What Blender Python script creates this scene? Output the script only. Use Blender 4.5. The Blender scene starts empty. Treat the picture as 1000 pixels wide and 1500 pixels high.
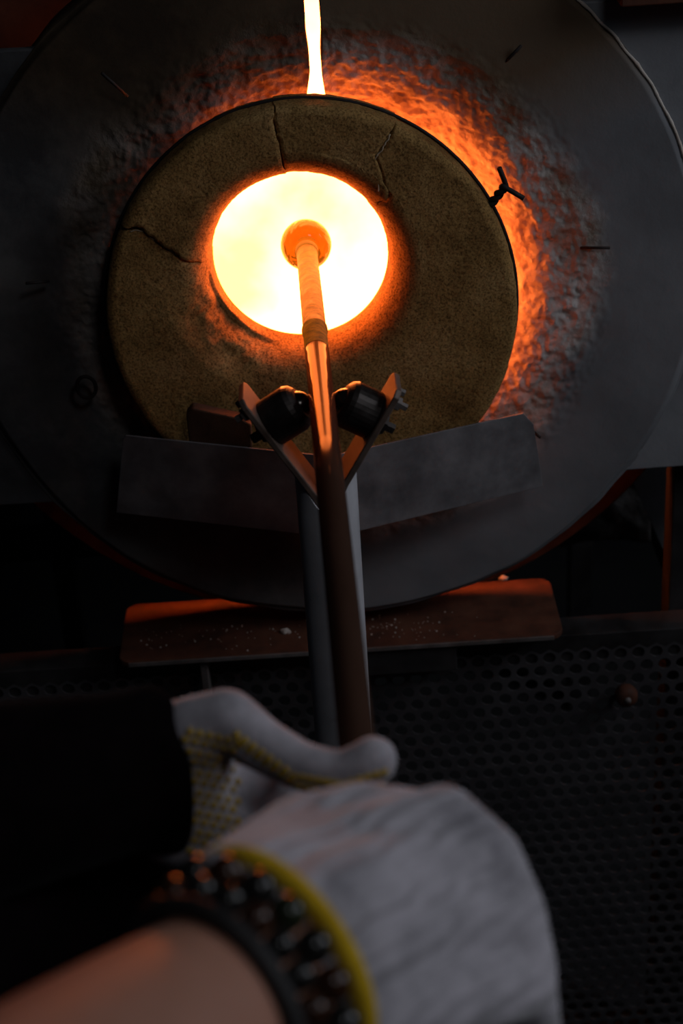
import bpy, bmesh, math, random
from math import sin, cos, pi, radians, sqrt
from mathutils import Vector, Matrix, noise
from mathutils.bvhtree import BVHTree

random.seed(7)
sc = bpy.context.scene
COL = sc.collection

# ------------------------------------------------------------------ camera
PITCH, ROLL, FPX = radians(29), radians(3.7), 2500.0
FWD = Vector((0, cos(PITCH), -sin(PITCH)))
_r0 = Vector((1, 0, 0)); _u0 = _r0.cross(FWD)
RGT = cos(ROLL) * _r0 - sin(ROLL) * _u0
UPV = sin(ROLL) * _r0 + cos(ROLL) * _u0
CAM = Vector((0.0270, -1.6880, 1.7760))
cd = bpy.data.cameras.new('camera'); cam = bpy.data.objects.new('camera', cd); COL.objects.link(cam)
cam.matrix_world = Matrix(((RGT.x, UPV.x, -FWD.x, CAM.x), (RGT.y, UPV.y, -FWD.y, CAM.y),
                           (RGT.z, UPV.z, -FWD.z, CAM.z), (0, 0, 0, 1)))
cd.sensor_fit = 'VERTICAL'; cd.sensor_height = 36; cd.lens = 60; cd.clip_start = 0.02
cd.dof.use_dof = True; cd.dof.focus_distance = 1.70; cd.dof.aperture_fstop = 5.0; cd.dof.aperture_blades = 0
sc.camera = cam

# ------------------------------------------------------------------ world, lights, exposure
w = bpy.data.worlds.new('workshop_air'); sc.world = w; w.use_nodes = True
bg = w.node_tree.nodes['Background']; bg.inputs[0].default_value = (0.30, 0.40, 0.6, 1); bg.inputs[1].default_value = 0.006
def area(name, loc, target, size, power, col, spread=180):
    l = bpy.data.lights.new(name, 'AREA'); l.shape = 'RECTANGLE'; l.size, l.size_y = size
    l.energy = power; l.color = col; l.spread = radians(spread)
    o = bpy.data.objects.new(name, l); COL.objects.link(o); o.location = loc
    o.rotation_euler = (Vector(target) - Vector(loc)).to_track_quat('-Z', 'Y').to_euler(); return o
area('side_window', (2.0, -0.75, 2.25), (0.1, -0.35, 1.1), (0.8, 0.9), 5.3, (0.86, 0.90, 1.0), 120)
area('fill_light', (0.95, -2.25, 3.3), (0.1, -0.4, 1.0), (0.5, 0.5), 2.1, (0.92, 0.93, 1.0), 120)  # unseen fill light, added from above to lift the gloves and shield
sc.view_settings.view_transform = 'Standard'; sc.view_settings.look = 'None'
sc.view_settings.exposure = 0; sc.view_settings.gamma = 1; sc.view_settings.use_curve_mapping = False
sc.cycles.use_denoising = True
sc.cycles.sample_clamp_indirect = 6.0
sc.cycles.max_bounces = 8

# ------------------------------------------------------------------ helpers
def dep(x, y, t):
    return CAM + (FWD + RGT * ((x - 500) / FPX) + UPV * ((750 - y) / FPX)) * t
def at(x, y, Y):
    d = FWD + RGT * ((x - 500) / FPX) + UPV * ((750 - y) / FPX)
    return CAM + d * ((Y - CAM.y) / d.y)

def tag(o, label=None, cat=None, group=None, kind=None):
    if label: o['label'] = label
    if cat: o['category'] = cat
    if group: o['group'] = group
    if kind: o['kind'] = kind
    return o
def empty(name, loc, label=None, cat=None, group=None):
    o = bpy.data.objects.new(name, None); COL.objects.link(o); o.location = loc; o.empty_display_size = 0.05
    return tag(o, label, cat, group)
def link(name, me, mat, parent=None, smooth=False, label=None):
    o = bpy.data.objects.new(name, me); COL.objects.link(o)
    if mat: me.materials.append(mat)
    if smooth: me.polygons.foreach_set('use_smooth', [True] * len(me.polygons))
    if parent:
        o.parent = parent
        o.matrix_parent_inverse = Matrix.Translation(parent.location).inverted()   # every parent stands at its own location, unrotated
    if label: o['label'] = label
    return o
def mesh(name, vs, fs, mat, parent=None, smooth=False, label=None):
    me = bpy.data.meshes.new(name); me.from_pydata([tuple(v) for v in vs], [], fs); me.update()
    return link(name, me, mat, parent, smooth, label)
def bmobj(name, bm, mat, parent=None, smooth=False, label=None):
    bmesh.ops.recalc_face_normals(bm, faces=bm.faces)
    me = bpy.data.meshes.new(name); bm.to_mesh(me); bm.free()
    return link(name, me, mat, parent, smooth, label)
def bevel(o, wdt, seg=2, ang=40):
    m = o.modifiers.new('bevel', 'BEVEL'); m.width = wdt; m.segments = seg; m.limit_method = 'ANGLE'; m.angle_limit = radians(ang)
    return o
def box(name, lo, hi, mat, parent=None, bv=0.0015, label=None):
    x0, y0, z0 = lo; x1, y1, z1 = hi
    vs = [(x, y, z) for x in (x0, x1) for y in (y0, y1) for z in (z0, z1)]
    fs = [(0, 1, 3, 2), (4, 6, 7, 5), (0, 4, 5, 1), (2, 3, 7, 6), (0, 2, 6, 4), (1, 5, 7, 3)]
    o = mesh(name, vs, fs, mat, parent, label=label)
    if bv: bevel(o, bv)
    return o
def prism(name, pts, off, mat, parent=None, bv=0.0008, label=None):
    """polygon of 3-D points pushed along the vector off"""
    bm = bmesh.new(); a = [bm.verts.new(p) for p in pts]; off = Vector(off); b = [bm.verts.new(Vector(p) + off) for p in pts]
    n = len(pts); bm.faces.new(a); bm.faces.new(b[::-1])
    for i in range(n): bm.faces.new((a[i], b[i], b[(i + 1) % n], a[(i + 1) % n]))
    o = bmobj(name, bm, mat, parent, label=label)
    if bv: bevel(o, bv)
    return o
def frames(path):
    n = len(path); T = []
    for i in range(n):
        T.append((path[min(i + 1, n - 1)] - path[max(i - 1, 0)]).normalized())
    up = Vector((0, 0, 1)) if abs(T[0].z) < 0.9 else Vector((1, 0, 0))
    N = [(up - T[0] * up.dot(T[0])).normalized()]
    for i in range(1, n):
        v = N[-1] - T[i] * N[-1].dot(T[i]); N.append(v.normalized())
    return T, N
def tube_geo(path, rad, seg=16, closed=False, caps=True):
    path = [Vector(p) for p in path]; n = len(path)
    if not hasattr(rad, '__len__'): rad = [rad] * n
    if closed:
        T = [(path[(i + 1) % n] - path[i - 1]).normalized() for i in range(n)]
        N = []
        ref = sum(path, Vector()) / n
        for i in range(n):
            v = path[i] - ref; v -= T[i] * v.dot(T[i]); N.append(v.normalized())
    else: T, N = frames(path)
    vs, fs = [], []
    for i in range(n):
        B = T[i].cross(N[i])
        for k in range(seg):
            a = 2 * pi * k / seg; vs.append(path[i] + (N[i] * cos(a) + B * sin(a)) * rad[i])
    for i in range(n if closed else n - 1):
        j = (i + 1) % n
        for k in range(seg):
            k2 = (k + 1) % seg; fs.append((i * seg + k, i * seg + k2, j * seg + k2, j * seg + k))
    if caps and not closed:
        fs.append(tuple(range(seg))[::-1]); fs.append(tuple((n - 1) * seg + k for k in range(seg)))
    return vs, fs
def tube(name, path, rad, mat, parent=None, seg=16, closed=False, label=None, smooth=True):
    vs, fs = tube_geo(path, rad, seg, closed)
    return mesh(name, vs, fs, mat, parent, smooth, label)
def lathe(name, origin, axis, prof, mat, parent=None, seg=48, smooth=True, label=None):
    """prof: list of (radius, distance along the axis)"""
    axis = Vector(axis).normalized(); origin = Vector(origin)
    up = Vector((0, 0, 1)) if abs(axis.z) < 0.9 else Vector((1, 0, 0))
    u = (up - axis * up.dot(axis)).normalized(); v = axis.cross(u)
    bm = bmesh.new(); rings = []
    for r, d in prof:
        if r < 1e-6: rings.append([bm.verts.new(origin + axis * d)])
        else: rings.append([bm.verts.new(origin + axis * d + (u * cos(2 * pi * k / seg) + v * sin(2 * pi * k / seg)) * r) for k in range(seg)])
    for a, b in zip(rings, rings[1:]):
        for k in range(seg):
            k2 = (k + 1) % seg
            f = [a[k % len(a)], a[k2 % len(a)], b[k2 % len(b)], b[k % len(b)]]
            g = []
            for x in f:
                if x not in g: g.append(x)
            if len(g) > 2: bm.faces.new(g)
    return bmobj(name, bm, mat, parent, smooth, label)
def fbm(p, s, oct=4):
    v = Vector(p) * s; t = 0; a = 1; n = 0
    for _ in range(oct):
        t += a * noise.noise(v); n += a; a *= 0.5; v = v * 2.03
    return t / n

# ------------------------------------------------------------------ materials
def material(name, cols, rough=0.8, metal=0.0, scale=8.0, bump=0.3, bscale=60.0, bdist=0.002, emis=None, sheen=0.0,
             stops=None, rvar=0.15, detail=8, spec=0.4, stretch=None):
    m = bpy.data.materials.new(name); m.use_nodes = True; nt = m.node_tree; N = nt.nodes; L = nt.links
    b = N['Principled BSDF']
    tc = N.new('ShaderNodeTexCoord'); mp = N.new('ShaderNodeMapping'); L.new(tc.outputs['Object'], mp.inputs[0])
    if stretch: mp.inputs['Scale'].default_value = stretch
    nz = N.new('ShaderNodeTexNoise'); nz.inputs['Scale'].default_value = scale; nz.inputs['Detail'].default_value = detail
    nz.inputs['Roughness'].default_value = 0.62
    L.new(mp.outputs[0], nz.inputs['Vector'])
    cr = N.new('ShaderNodeValToRGB'); L.new(nz.outputs['Fac'], cr.inputs[0])
    el = cr.color_ramp.elements
    stops = stops or [0.3 + 0.4 * i / max(1, len(cols) - 1) for i in range(len(cols))]
    while len(el) < len(cols): el.new(0.5)
    for e, c, s in zip(el, cols, stops): e.position = s; e.color = (*c, 1)
    L.new(cr.outputs[0], b.inputs['Base Color'])
    b.inputs['Metallic'].default_value = metal; b.inputs['Specular IOR Level'].default_value = spec
    mr = N.new('ShaderNodeMapRange'); mr.inputs['To Min'].default_value = max(0.03, rough - rvar); mr.inputs['To Max'].default_value = min(1, rough + rvar)
    mr.inputs['From Min'].default_value = 0.3; mr.inputs['From Max'].default_value = 0.7
    L.new(nz.outputs['Fac'], mr.inputs[0]); L.new(mr.outputs[0], b.inputs['Roughness'])
    if bump:
        n2 = N.new('ShaderNodeTexNoise'); n2.inputs['Scale'].default_value = bscale; n2.inputs['Detail'].default_value = 6
        n2.inputs['Roughness'].default_value = 0.7
        L.new(mp.outputs[0], n2.inputs['Vector'])
        bp = N.new('ShaderNodeBump'); bp.inputs['Strength'].default_value = bump; bp.inputs['Distance'].default_value = bdist
        L.new(n2.outputs['Fac'], bp.inputs['Height']); L.new(bp.outputs[0], b.inputs['Normal'])
    if sheen:
        b.inputs['Sheen Weight'].default_value = sheen; b.inputs['Sheen Roughness'].default_value = 0.35
    if emis:
        b.inputs['Emission Color'].default_value = (*emis[0], 1); b.inputs['Emission Strength'].default_value = emis[1]
    return m

def incandescent(name, lo, hi, strength, scale):
    m = bpy.data.materials.new(name); m.use_nodes = True; nt = m.node_tree; N = nt.nodes; L = nt.links
    N.remove(N['Principled BSDF']); out = N['Material Output']
    e = N.new('ShaderNodeEmission'); e.inputs[1].default_value = strength
    tc = N.new('ShaderNodeTexCoord'); nz = N.new('ShaderNodeTexNoise'); nz.inputs['Scale'].default_value = scale; nz.inputs['Detail'].default_value = 5
    cr = N.new('ShaderNodeValToRGB'); cr.color_ramp.elements[0].position = 0.36; cr.color_ramp.elements[1].position = 0.6
    cr.color_ramp.elements[0].color = (*lo, 1); cr.color_ramp.elements[1].color = (*hi, 1)
    L.new(tc.outputs['Object'], nz.inputs['Vector']); L.new(nz.outputs['Fac'], cr.inputs[0]); L.new(cr.outputs[0], e.inputs[0]); L.new(e.outputs[0], out.inputs[0])
    return m

M = {}
M['castable'] = material('castable_tan', [(0.165, 0.090, 0.028), (0.295, 0.172, 0.058), (0.385, 0.24, 0.095)], 0.95, 0, 14, 0.8, 190, 0.0018, spec=0.12)
def speckle(m, scale, dark, lo, hi):
    """pores: small dark pits from a cell texture, multiplied into the colour"""
    nt = m.node_tree; N = nt.nodes; L = nt.links; b = N['Principled BSDF']; old = b.inputs['Base Color'].links[0].from_socket
    tc = N.new('ShaderNodeTexCoord'); v = N.new('ShaderNodeTexNoise'); v.inputs['Scale'].default_value = scale; v.inputs['Detail'].default_value = 3; v.inputs['Roughness'].default_value = 0.7
    L.new(tc.outputs['Object'], v.inputs['Vector'])
    cr = N.new('ShaderNodeValToRGB'); cr.color_ramp.elements[0].position = lo; cr.color_ramp.elements[0].color = (*dark, 1); cr.color_ramp.elements[1].position = hi; cr.color_ramp.elements[1].color = (1.25, 1.25, 1.25, 1)
    L.new(v.outputs['Fac'], cr.inputs[0])
    mx = N.new('ShaderNodeMix'); mx.data_type = 'RGBA'; mx.blend_type = 'MULTIPLY'; mx.inputs['Factor'].default_value = 1; mx.clamp_result = False
    L.new(old, mx.inputs['A']); L.new(cr.outputs[0], mx.inputs['B']); L.new(mx.outputs['Result'], b.inputs['Base Color'])
speckle(M['castable'], 420, (0.45, 0.42, 0.40), 0.36, 0.56)
M['plaster'] = material('plaster_rough', [(0.10, 0.065, 0.035), (0.26, 0.22, 0.19), (0.38, 0.35, 0.33)], 0.92, 0, 7, 0.9, 55, 0.006, spec=0.2, stops=[0.36, 0.5, 0.66])
M['arm'] = material('painted_steel_grey', [(0.135, 0.142, 0.15), (0.20, 0.208, 0.22), (0.24, 0.248, 0.26)], 0.62, 0.0, 6, 0.25, 40, 0.003, spec=0.35)
M['steel_sheet'] = material('dull_steel_sheet', [(0.075, 0.072, 0.075), (0.125, 0.12, 0.125), (0.185, 0.178, 0.182)], 0.6, 0.0, 22, 0.25, 120, 0.001)
M['arm_soot_dim'] = material('sooty_dimmed_steel', [(0.02, 0.02, 0.021), (0.05, 0.05, 0.052), (0.09, 0.09, 0.095)], 0.75, 0.0, 9, 0.3, 60, 0.002, spec=0.2)  # left hinge plate: sooty, with its dimmer light also put into the dark colour
M['edge'] = material('scaled_steel', [(0.10, 0.08, 0.07), (0.22, 0.2, 0.19)], 0.6, 0.4, 30, 0.5, 150, 0.001)
M['primer'] = material('red_primer_steel', [(0.12, 0.05, 0.035), (0.22, 0.10, 0.07)], 0.8, 0, 12, 0.3, 100, 0.001)
M['rust'] = material('rusty_steel', [(0.035, 0.013, 0.007), (0.085, 0.027, 0.012), (0.12, 0.045, 0.022)], 0.85, 0.1, 25, 0.4, 180, 0.0008)
M['black_steel'] = material('black_steel', [(0.018, 0.017, 0.017), (0.045, 0.042, 0.042)], 0.5, 0.3, 20, 0.2, 120, 0.0006)
M['perf'] = material('perforated_black_sheet', [(0.05, 0.047, 0.05), (0.085, 0.08, 0.084)], 0.5, 0.3, 12, 0.15, 120, 0.0006)
M['ball'] = material('dark_ball_steel', [(0.05, 0.045, 0.04), (0.09, 0.08, 0.07)], 0.22, 0.9, 30, 0.05, 120, 0.0003, rvar=0.06)
M['housing'] = material('oily_dark_steel', [(0.02, 0.017, 0.015), (0.06, 0.05, 0.045)], 0.42, 0.7, 40, 0.25, 140, 0.0006)
M['yoke'] = material('flame_scaled_steel', [(0.10, 0.07, 0.055), (0.2, 0.14, 0.11)], 0.6, 0.35, 40, 0.35, 180, 0.0006)
M['post'] = material('galvanised_tube', [(0.46, 0.46, 0.48), (0.60, 0.60, 0.63)], 0.4, 0.1, 20, 0.1, 200, 0.0004)
M['pipe'] = material('blowpipe_steel', [(0.040, 0.020, 0.013), (0.065, 0.034, 0.023)], 0.11, 0.0, 30, 0.04, 300, 0.0002, rvar=0.03, spec=0.004, stretch=(1, 0.15, 1))
M['wire'] = material('burnt_wire', [(0.012, 0.01, 0.009), (0.03, 0.022, 0.02)], 0.7, 0.3, 60, 0.2, 200, 0.0004)
M['brick'] = material('sooty_brick', [(0.05, 0.028, 0.02), (0.11, 0.065, 0.04)], 0.95, 0, 30, 0.6, 120, 0.0015, spec=0.1)
M['crumb'] = material('plaster_crumb', [(0.45, 0.38, 0.32), (0.6, 0.55, 0.5)], 0.9, 0, 40, 0.5, 200, 0.001)
M['mortar'] = material('pale_mortar', [(0.36, 0.28, 0.18), (0.5, 0.41, 0.29)], 0.95, 0, 60, 0.5, 250, 0.0008, spec=0.1)
M['blanket'] = material('fibre_blanket', [(0.02, 0.018, 0.016), (0.16, 0.15, 0.14), (0.5, 0.5, 0.5)], 0.95, 0, 9, 0.6, 40, 0.006, stops=[0.4, 0.56, 0.74])
M['dark'] = material('dark_concrete', [(0.012, 0.012, 0.013), (0.03, 0.03, 0.03)], 0.9, 0, 3, 0.2, 20, 0.002)
M['hot'] = incandescent('incandescent_lining', (0.9, 0.15, 0.020), (1.0, 0.21, 0.042), 26.0, 6.0)
M['hot_throat'] = incandescent('glowing_door_throat', (1.0, 0.16, 0.012), (1.0, 0.2, 0.02), 9.0, 12.0)
M['hot_seam'] = incandescent('glowing_seam', (1.0, 0.045, 0.006), (1.0, 0.07, 0.01), 1.2, 8.0)
M['glove'] = material('white_cotton_knit', [(0.27, 0.26, 0.285), (0.45, 0.43, 0.465), (0.56, 0.53, 0.575)], 0.95, 0, 24, 0.5, 260, 0.0012, sheen=0.5, spec=0.1)
M['hem'] = material('yellow_elastic_hem', [(0.55, 0.34, 0.012), (0.75, 0.49, 0.025)], 0.9, 0, 60, 0.5, 300, 0.001, sheen=0.3, spec=0.1)
M['dot'] = material('yellow_rubber_dot', [(0.40, 0.26, 0.02), (0.55, 0.36, 0.04)], 0.6, 0, 60, 0.0, spec=0.3)
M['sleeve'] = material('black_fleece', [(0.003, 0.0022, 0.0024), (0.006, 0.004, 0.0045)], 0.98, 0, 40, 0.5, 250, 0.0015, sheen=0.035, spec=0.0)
M['skin'] = material('skin', [(0.40, 0.19, 0.125), (0.50, 0.245, 0.17)], 0.6, 0, 14, 0.15, 220, 0.0006, spec=0.35)
M['skin'].node_tree.nodes['Principled BSDF'].inputs['Subsurface Weight'].default_value = 0.15
M['skin'].node_tree.nodes['Principled BSDF'].inputs['Subsurface Radius'].default_value = (0.01, 0.004, 0.002)
M['bead_black'] = material('black_glass_bead', [(0.01, 0.01, 0.01), (0.02, 0.02, 0.018)], 0.16, 0, 30, 0, rvar=0.03, spec=0.45)
M['bead_brown'] = material('brown_stone_bead', [(0.03, 0.011, 0.006), (0.05, 0.02, 0.01)], 0.18, 0, 60, 0, rvar=0.03, spec=0.4)
M['bead_green'] = material('green_stone_bead', [(0.012, 0.018, 0.009), (0.028, 0.034, 0.018)], 0.18, 0, 60, 0, rvar=0.03, spec=0.4)
M['cord'] = material('black_cord', [(0.01, 0.01, 0.01), (0.02, 0.018, 0.018)], 0.6, 0, 60, 0.3, 300, 0.0006)

# ------------------------------------------------------------------ the setting
FLOOR = -0.12
o = box('floor', (-6, -4.5, FLOOR - 0.1), (6, 2.6, FLOOR), M['dark'], bv=0); tag(o, kind='structure')
o = box('wall_back', (-6, 2.4, FLOOR), (6, 2.5, 4.4), M['dark'], bv=0); tag(o, kind='structure')

# ------------------------------------------------------------------ the furnace
DC = Vector((0.030, 0, 1.072))          # centre of the round doors
fur = empty('glory_hole_furnace', (DC.x, 0.3, FLOOR), 'large round plaster-faced glassmaking furnace with glowing white-hot mouth', 'furnace')

def door_profile(r, th):
    """depth of the plaster face at radius r"""
    wob = 0.004 * noise.noise(Vector((cos(th) * 3, sin(th) * 3, 2)))
    r = r + wob
    deg = math.degrees(th)
    def sst(x, a, b): t = min(1, max(0, (x - a) / (b - a))); return t * t * (3 - 2 * t)
    # the recess is deep on the right and at the top, shallow on the left and below
    k = sst(deg, -58, -32) if deg <= 90 else 1 - sst(deg, 98, 150)
    rb = 0.243 + 0.040 * sst(deg, 25, 62) * (1 - sst(deg, 105, 150)) + 0.006 * noise.noise(Vector((cos(th) * 6, sin(th) * 6, 7)))
    flat = 0.062 if r < 0.30 else 0.060
    if r < rb:
        t = (rb - r) / (rb - 0.192)
        y = 0.064 + (0.012 * t + 0.037 * t ** 2.2) * k
    elif r < 0.29 or r < rb + 0.012: y = 0.064 - 0.0037 * min(1, (r - rb) / (max(0.29, rb + 0.012) - rb))
    else: y = 0.0603
    if r > 0.400: y += 0.006 * min(1, (r - 0.400) / 0.006)
    return y

def make_door(sgn, dy, mat):
    d = empty('furnace_door', (DC.x + sgn * 0.2, 0.1 + dy, DC.z)); d.parent = fur
    d.matrix_parent_inverse = Matrix.Translation(fur.location).inverted()
    nr, nt_ = 150, 420
    R0, R1 = 0.192, 0.408
    back = 0.145
    gap = 0.0075
    vs, fs = [], []
    def pos(r, th):
        rr = r
        if r > 0.402: rr += 0.0025 * noise.noise(Vector((cos(th) * 9, sin(th) * 9, sgn)))
        x = cos(th) * rr; z = sin(th) * rr
        g = gap + 0.0025 * noise.noise(Vector((sgn * 3, z * 22, 1))) + (0.005 if sgn < 0 else 0.0) * max(0, 1 - abs(z - 0.20) / 0.05) * (z > 0)
        edge = max(0.0, 1 - abs(x) / 0.02)
        return DC.x + sgn * (abs(x) + g * (edge if abs(x) < 0.02 else 0) + (0 if edge else 0)), DC.z + z
    for i in range(nr + 1):
        f = i / nr; r = R0 + (R1 - R0) * f
        for k in range(nt_ + 1):
            th = -pi / 2 + pi * k / nt_
            x, z = pos(r, th)
            y = door_profile(r, th if sgn > 0 else pi - th)
            amp = 1.0 if r < 0.27 else max(0.0, 1 - (r - 0.27) / 0.045)
            p = (x * 1.0, z, sgn * 1.7)
            n1 = fbm(p, 16, 5); n2 = fbm((x, z, 5 + sgn), 60, 4)
            y += amp * (0.0060 * n1 + 0.0046 * n2 + 0.0026 * fbm((x, z, 9), 150, 3)) + (1 - amp) * (0.0010 * n1)
            if r < 0.236: y += 0.004 * max(0, fbm(p, 35, 3))
            vs.append((x, y + dy, z))
    nk = nt_ + 1
    for i in range(nr):
        for k in range(nt_):
            a = i * nk + k; fs.append((a, a + 1, a + nk + 1, a + nk))
    nb = len(vs)
    for i in range(nr + 1):
        for k in (0, nt_):
            x, _, z = vs[i * nk + k]; vs.append((x, back + dy, z))
    for i in range(nr):
        for e, k in enumerate((0, nt_)):
            a = i * nk + k; b = (i + 1) * nk + k; fs.append((a, b, nb + (i + 1) * 2 + e, nb + i * 2 + e))
    # back and rims
    nb2 = len(vs)
    for i in (0, nr):
        for k in range(nk):
            x, _, z = vs[i * nk + k]; vs.append((x, back + dy, z))
    for k in range(nt_):
        fs.append((k, k + 1, nb2 + k + 1, nb2 + k))
        a = nr * nk + k; fs.append((a, a + 1, nb2 + nk + k + 1, nb2 + nk + k))
        fs.append((nb2 + k, nb2 + k + 1, nb2 + nk + k + 1, nb2 + nk + k))
    bm = bmesh.new(); me = bpy.data.meshes.new('plaster_face'); me.from_pydata(vs, [], fs); bm.from_mesh(me)
    face = bmobj('plaster_face', bm, mat, d, True)
    # glowing inner lining of the door throat, standing just proud of the plaster at the mouth
    vs, fs = [], []
    for k in range(121):
        th = -pi / 2 + 0.06 + (pi - 0.12) * k / 120
        for r, y in ((0.1895, 0.124), (0.1895, 0.146)):
            vs.append((DC.x + sgn * (cos(th) * r + 0.004), y + dy, DC.z + sin(th) * r))
    for k in range(120): fs.append((2 * k, 2 * k + 1, 2 * k + 3, 2 * k + 2))
    mesh('throat_lining', vs, fs, M['hot_throat'], d, True, label='glowing inner lip of the door')
    return d

def door_material(soot_dim):
    """plaster near the mouth, smooth grey paint outside, brown scorch ring between: keyed to the distance from the door centre"""
    m = material('door_plaster', [(0.22, 0.17, 0.125), (0.41, 0.37, 0.345), (0.55, 0.52, 0.50)], 0.9, 0, 11, 0.8, 70, 0.004, spec=0.2, stops=[0.34, 0.5, 0.68])
    nt = m.node_tree; N = nt.nodes; L = nt.links; b = N['Principled BSDF']
    old = b.inputs['Base Color'].links[0].from_socket
    tc = N.new('ShaderNodeTexCoord'); geo = N.new('ShaderNodeNewGeometry')
    sub = N.new('ShaderNodeVectorMath'); sub.operation = 'SUBTRACT'; sub.inputs[1].default_value = (DC.x, 0, DC.z)
    mul = N.new('ShaderNodeVectorMath'); mul.operation = 'MULTIPLY'; mul.inputs[1].default_value = (1, 0, 1)
    ln = N.new('ShaderNodeVectorMath'); ln.operation = 'LENGTH'
    L.new(geo.outputs['Position'], sub.inputs[0]); L.new(sub.outputs[0], mul.inputs[0]); L.new(mul.outputs[0], ln.inputs[0])
    nz = N.new('ShaderNodeTexNoise'); nz.inputs['Scale'].default_value = 9; nz.inputs['Detail'].default_value = 7
    L.new(geo.outputs['Position'], nz.inputs['Vector'])
    ma = N.new('ShaderNodeMath'); ma.operation = 'MULTIPLY_ADD'; ma.inputs[1].default_value = 0.10; L.new(nz.outputs['Fac'], ma.inputs[0])
    L.new(ln.outputs['Value'], ma.inputs[2])
    # smooth grey paint beyond r ~ 0.30
    cr = N.new('ShaderNodeValToRGB'); cr.color_ramp.elements[0].position = 0.335; cr.color_ramp.elements[1].position = 0.358
    mr = N.new('ShaderNodeMath'); mr.operation = 'ADD'; mr.inputs[1].default_value = 0.0; L.new(ma.outputs[0], mr.inputs[0]); L.new(mr.outputs[0], cr.inputs[0])
    paint = N.new('ShaderNodeValToRGB'); nz2 = N.new('ShaderNodeTexNoise'); nz2.inputs['Scale'].default_value = 5; nz2.inputs['Detail'].default_value = 8
    L.new(geo.outputs['Position'], nz2.inputs['Vector']); L.new(nz2.outputs['Fac'], paint.inputs[0])
    paint.color_ramp.elements[0].position = 0.35; paint.color_ramp.elements[0].color = (0.125, 0.128, 0.135, 1)
    paint.color_ramp.elements[1].position = 0.65; paint.color_ramp.elements[1].color = (0.215, 0.22, 0.23, 1)
    mx = N.new('ShaderNodeMix'); mx.data_type = 'RGBA'
    L.new(cr.outputs[0], mx.inputs['Factor']); L.new(old, mx.inputs['A']); L.new(paint.outputs[0], mx.inputs['B'])
    # brown smoke stain rising over the top of the doors
    sep = N.new('ShaderNodeSeparateXYZ'); L.new(sub.outputs[0], sep.inputs[0])
    st = N.new('ShaderNodeMath'); st.operation = 'MULTIPLY_ADD'; st.inputs[1].default_value = 0.16; L.new(nz2.outputs['Fac'], st.inputs[0]); L.new(sep.outputs['Z'], st.inputs[2])
    sx = N.new('ShaderNodeMath'); sx.operation = 'ABSOLUTE'; L.new(sep.outputs['X'], sx.inputs[0])
    sxm = N.new('ShaderNodeMath'); sxm.operation = 'MULTIPLY_ADD'; sxm.inputs[1].default_value = -0.45; L.new(sx.outputs[0], sxm.inputs[0]); L.new(st.outputs[0], sxm.inputs[2])
    band = N.new('ShaderNodeMath'); band.operation = 'MULTIPLY'
    rr = N.new('ShaderNodeMapRange'); rr.inputs['From Min'].default_value = 0.285; rr.inputs['From Max'].default_value = 0.345; L.new(ma.outputs[0], rr.inputs[0])
    ss = N.new('ShaderNodeMapRange'); ss.inputs['From Min'].default_value = 0.10; ss.inputs['From Max'].default_value = 0.22; L.new(sxm.outputs[0], ss.inputs[0])
    L.new(rr.outputs[0], band.inputs[0]); L.new(ss.outputs[0], band.inputs[1])
    bm_ = N.new('ShaderNodeMath'); bm_.operation = 'MULTIPLY'; bm_.inputs[1].default_value = 0.85; L.new(band.outputs[0], bm_.inputs[0])
    mx2 = N.new('ShaderNodeMix'); mx2.data_type = 'RGBA'; mx2.inputs['B'].default_value = (0.115, 0.07, 0.03, 1)
    L.new(bm_.outputs[0], mx2.inputs['Factor']); L.new(mx.outputs['Result'], mx2.inputs['A'])
    last = mx2.outputs['Result']
    if soot_dim:      # patchy sooty dirt on the left half, its dimmer light painted in too
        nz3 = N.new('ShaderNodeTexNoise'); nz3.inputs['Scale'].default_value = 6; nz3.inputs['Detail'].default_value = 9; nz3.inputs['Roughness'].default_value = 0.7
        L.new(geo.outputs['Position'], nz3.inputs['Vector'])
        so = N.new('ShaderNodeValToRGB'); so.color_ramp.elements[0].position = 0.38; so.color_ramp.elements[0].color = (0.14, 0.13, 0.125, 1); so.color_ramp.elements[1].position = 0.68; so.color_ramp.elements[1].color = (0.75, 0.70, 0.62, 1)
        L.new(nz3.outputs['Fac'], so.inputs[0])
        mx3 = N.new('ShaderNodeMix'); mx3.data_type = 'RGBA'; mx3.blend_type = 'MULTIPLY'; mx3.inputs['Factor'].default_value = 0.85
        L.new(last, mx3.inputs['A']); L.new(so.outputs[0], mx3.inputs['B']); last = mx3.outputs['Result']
    L.new(last, b.inputs['Base Color'])
    # coarse relief only on the bare plaster, the paint is smooth
    bpn = [n for n in N if n.type == 'BUMP'][0]
    iv = N.new('ShaderNodeMath'); iv.operation = 'MULTIPLY_ADD'; iv.inputs[1].default_value = -0.68; iv.inputs[2].default_value = 0.8
    L.new(cr.outputs[0], iv.inputs[0]); L.new(iv.outputs[0], bpn.inputs['Strength'])
    return m
M['door'] = door_material(0.0); M['door_soot_dim'] = door_material(1.0)

door_l = make_door(-1, 0.002, M['door_soot_dim'])
door_r = make_door(1, 0.0, M['door'])
door_l['label'] = 'left half of the round plaster door'; door_r['label'] = 'right half of the round plaster door'
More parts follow.
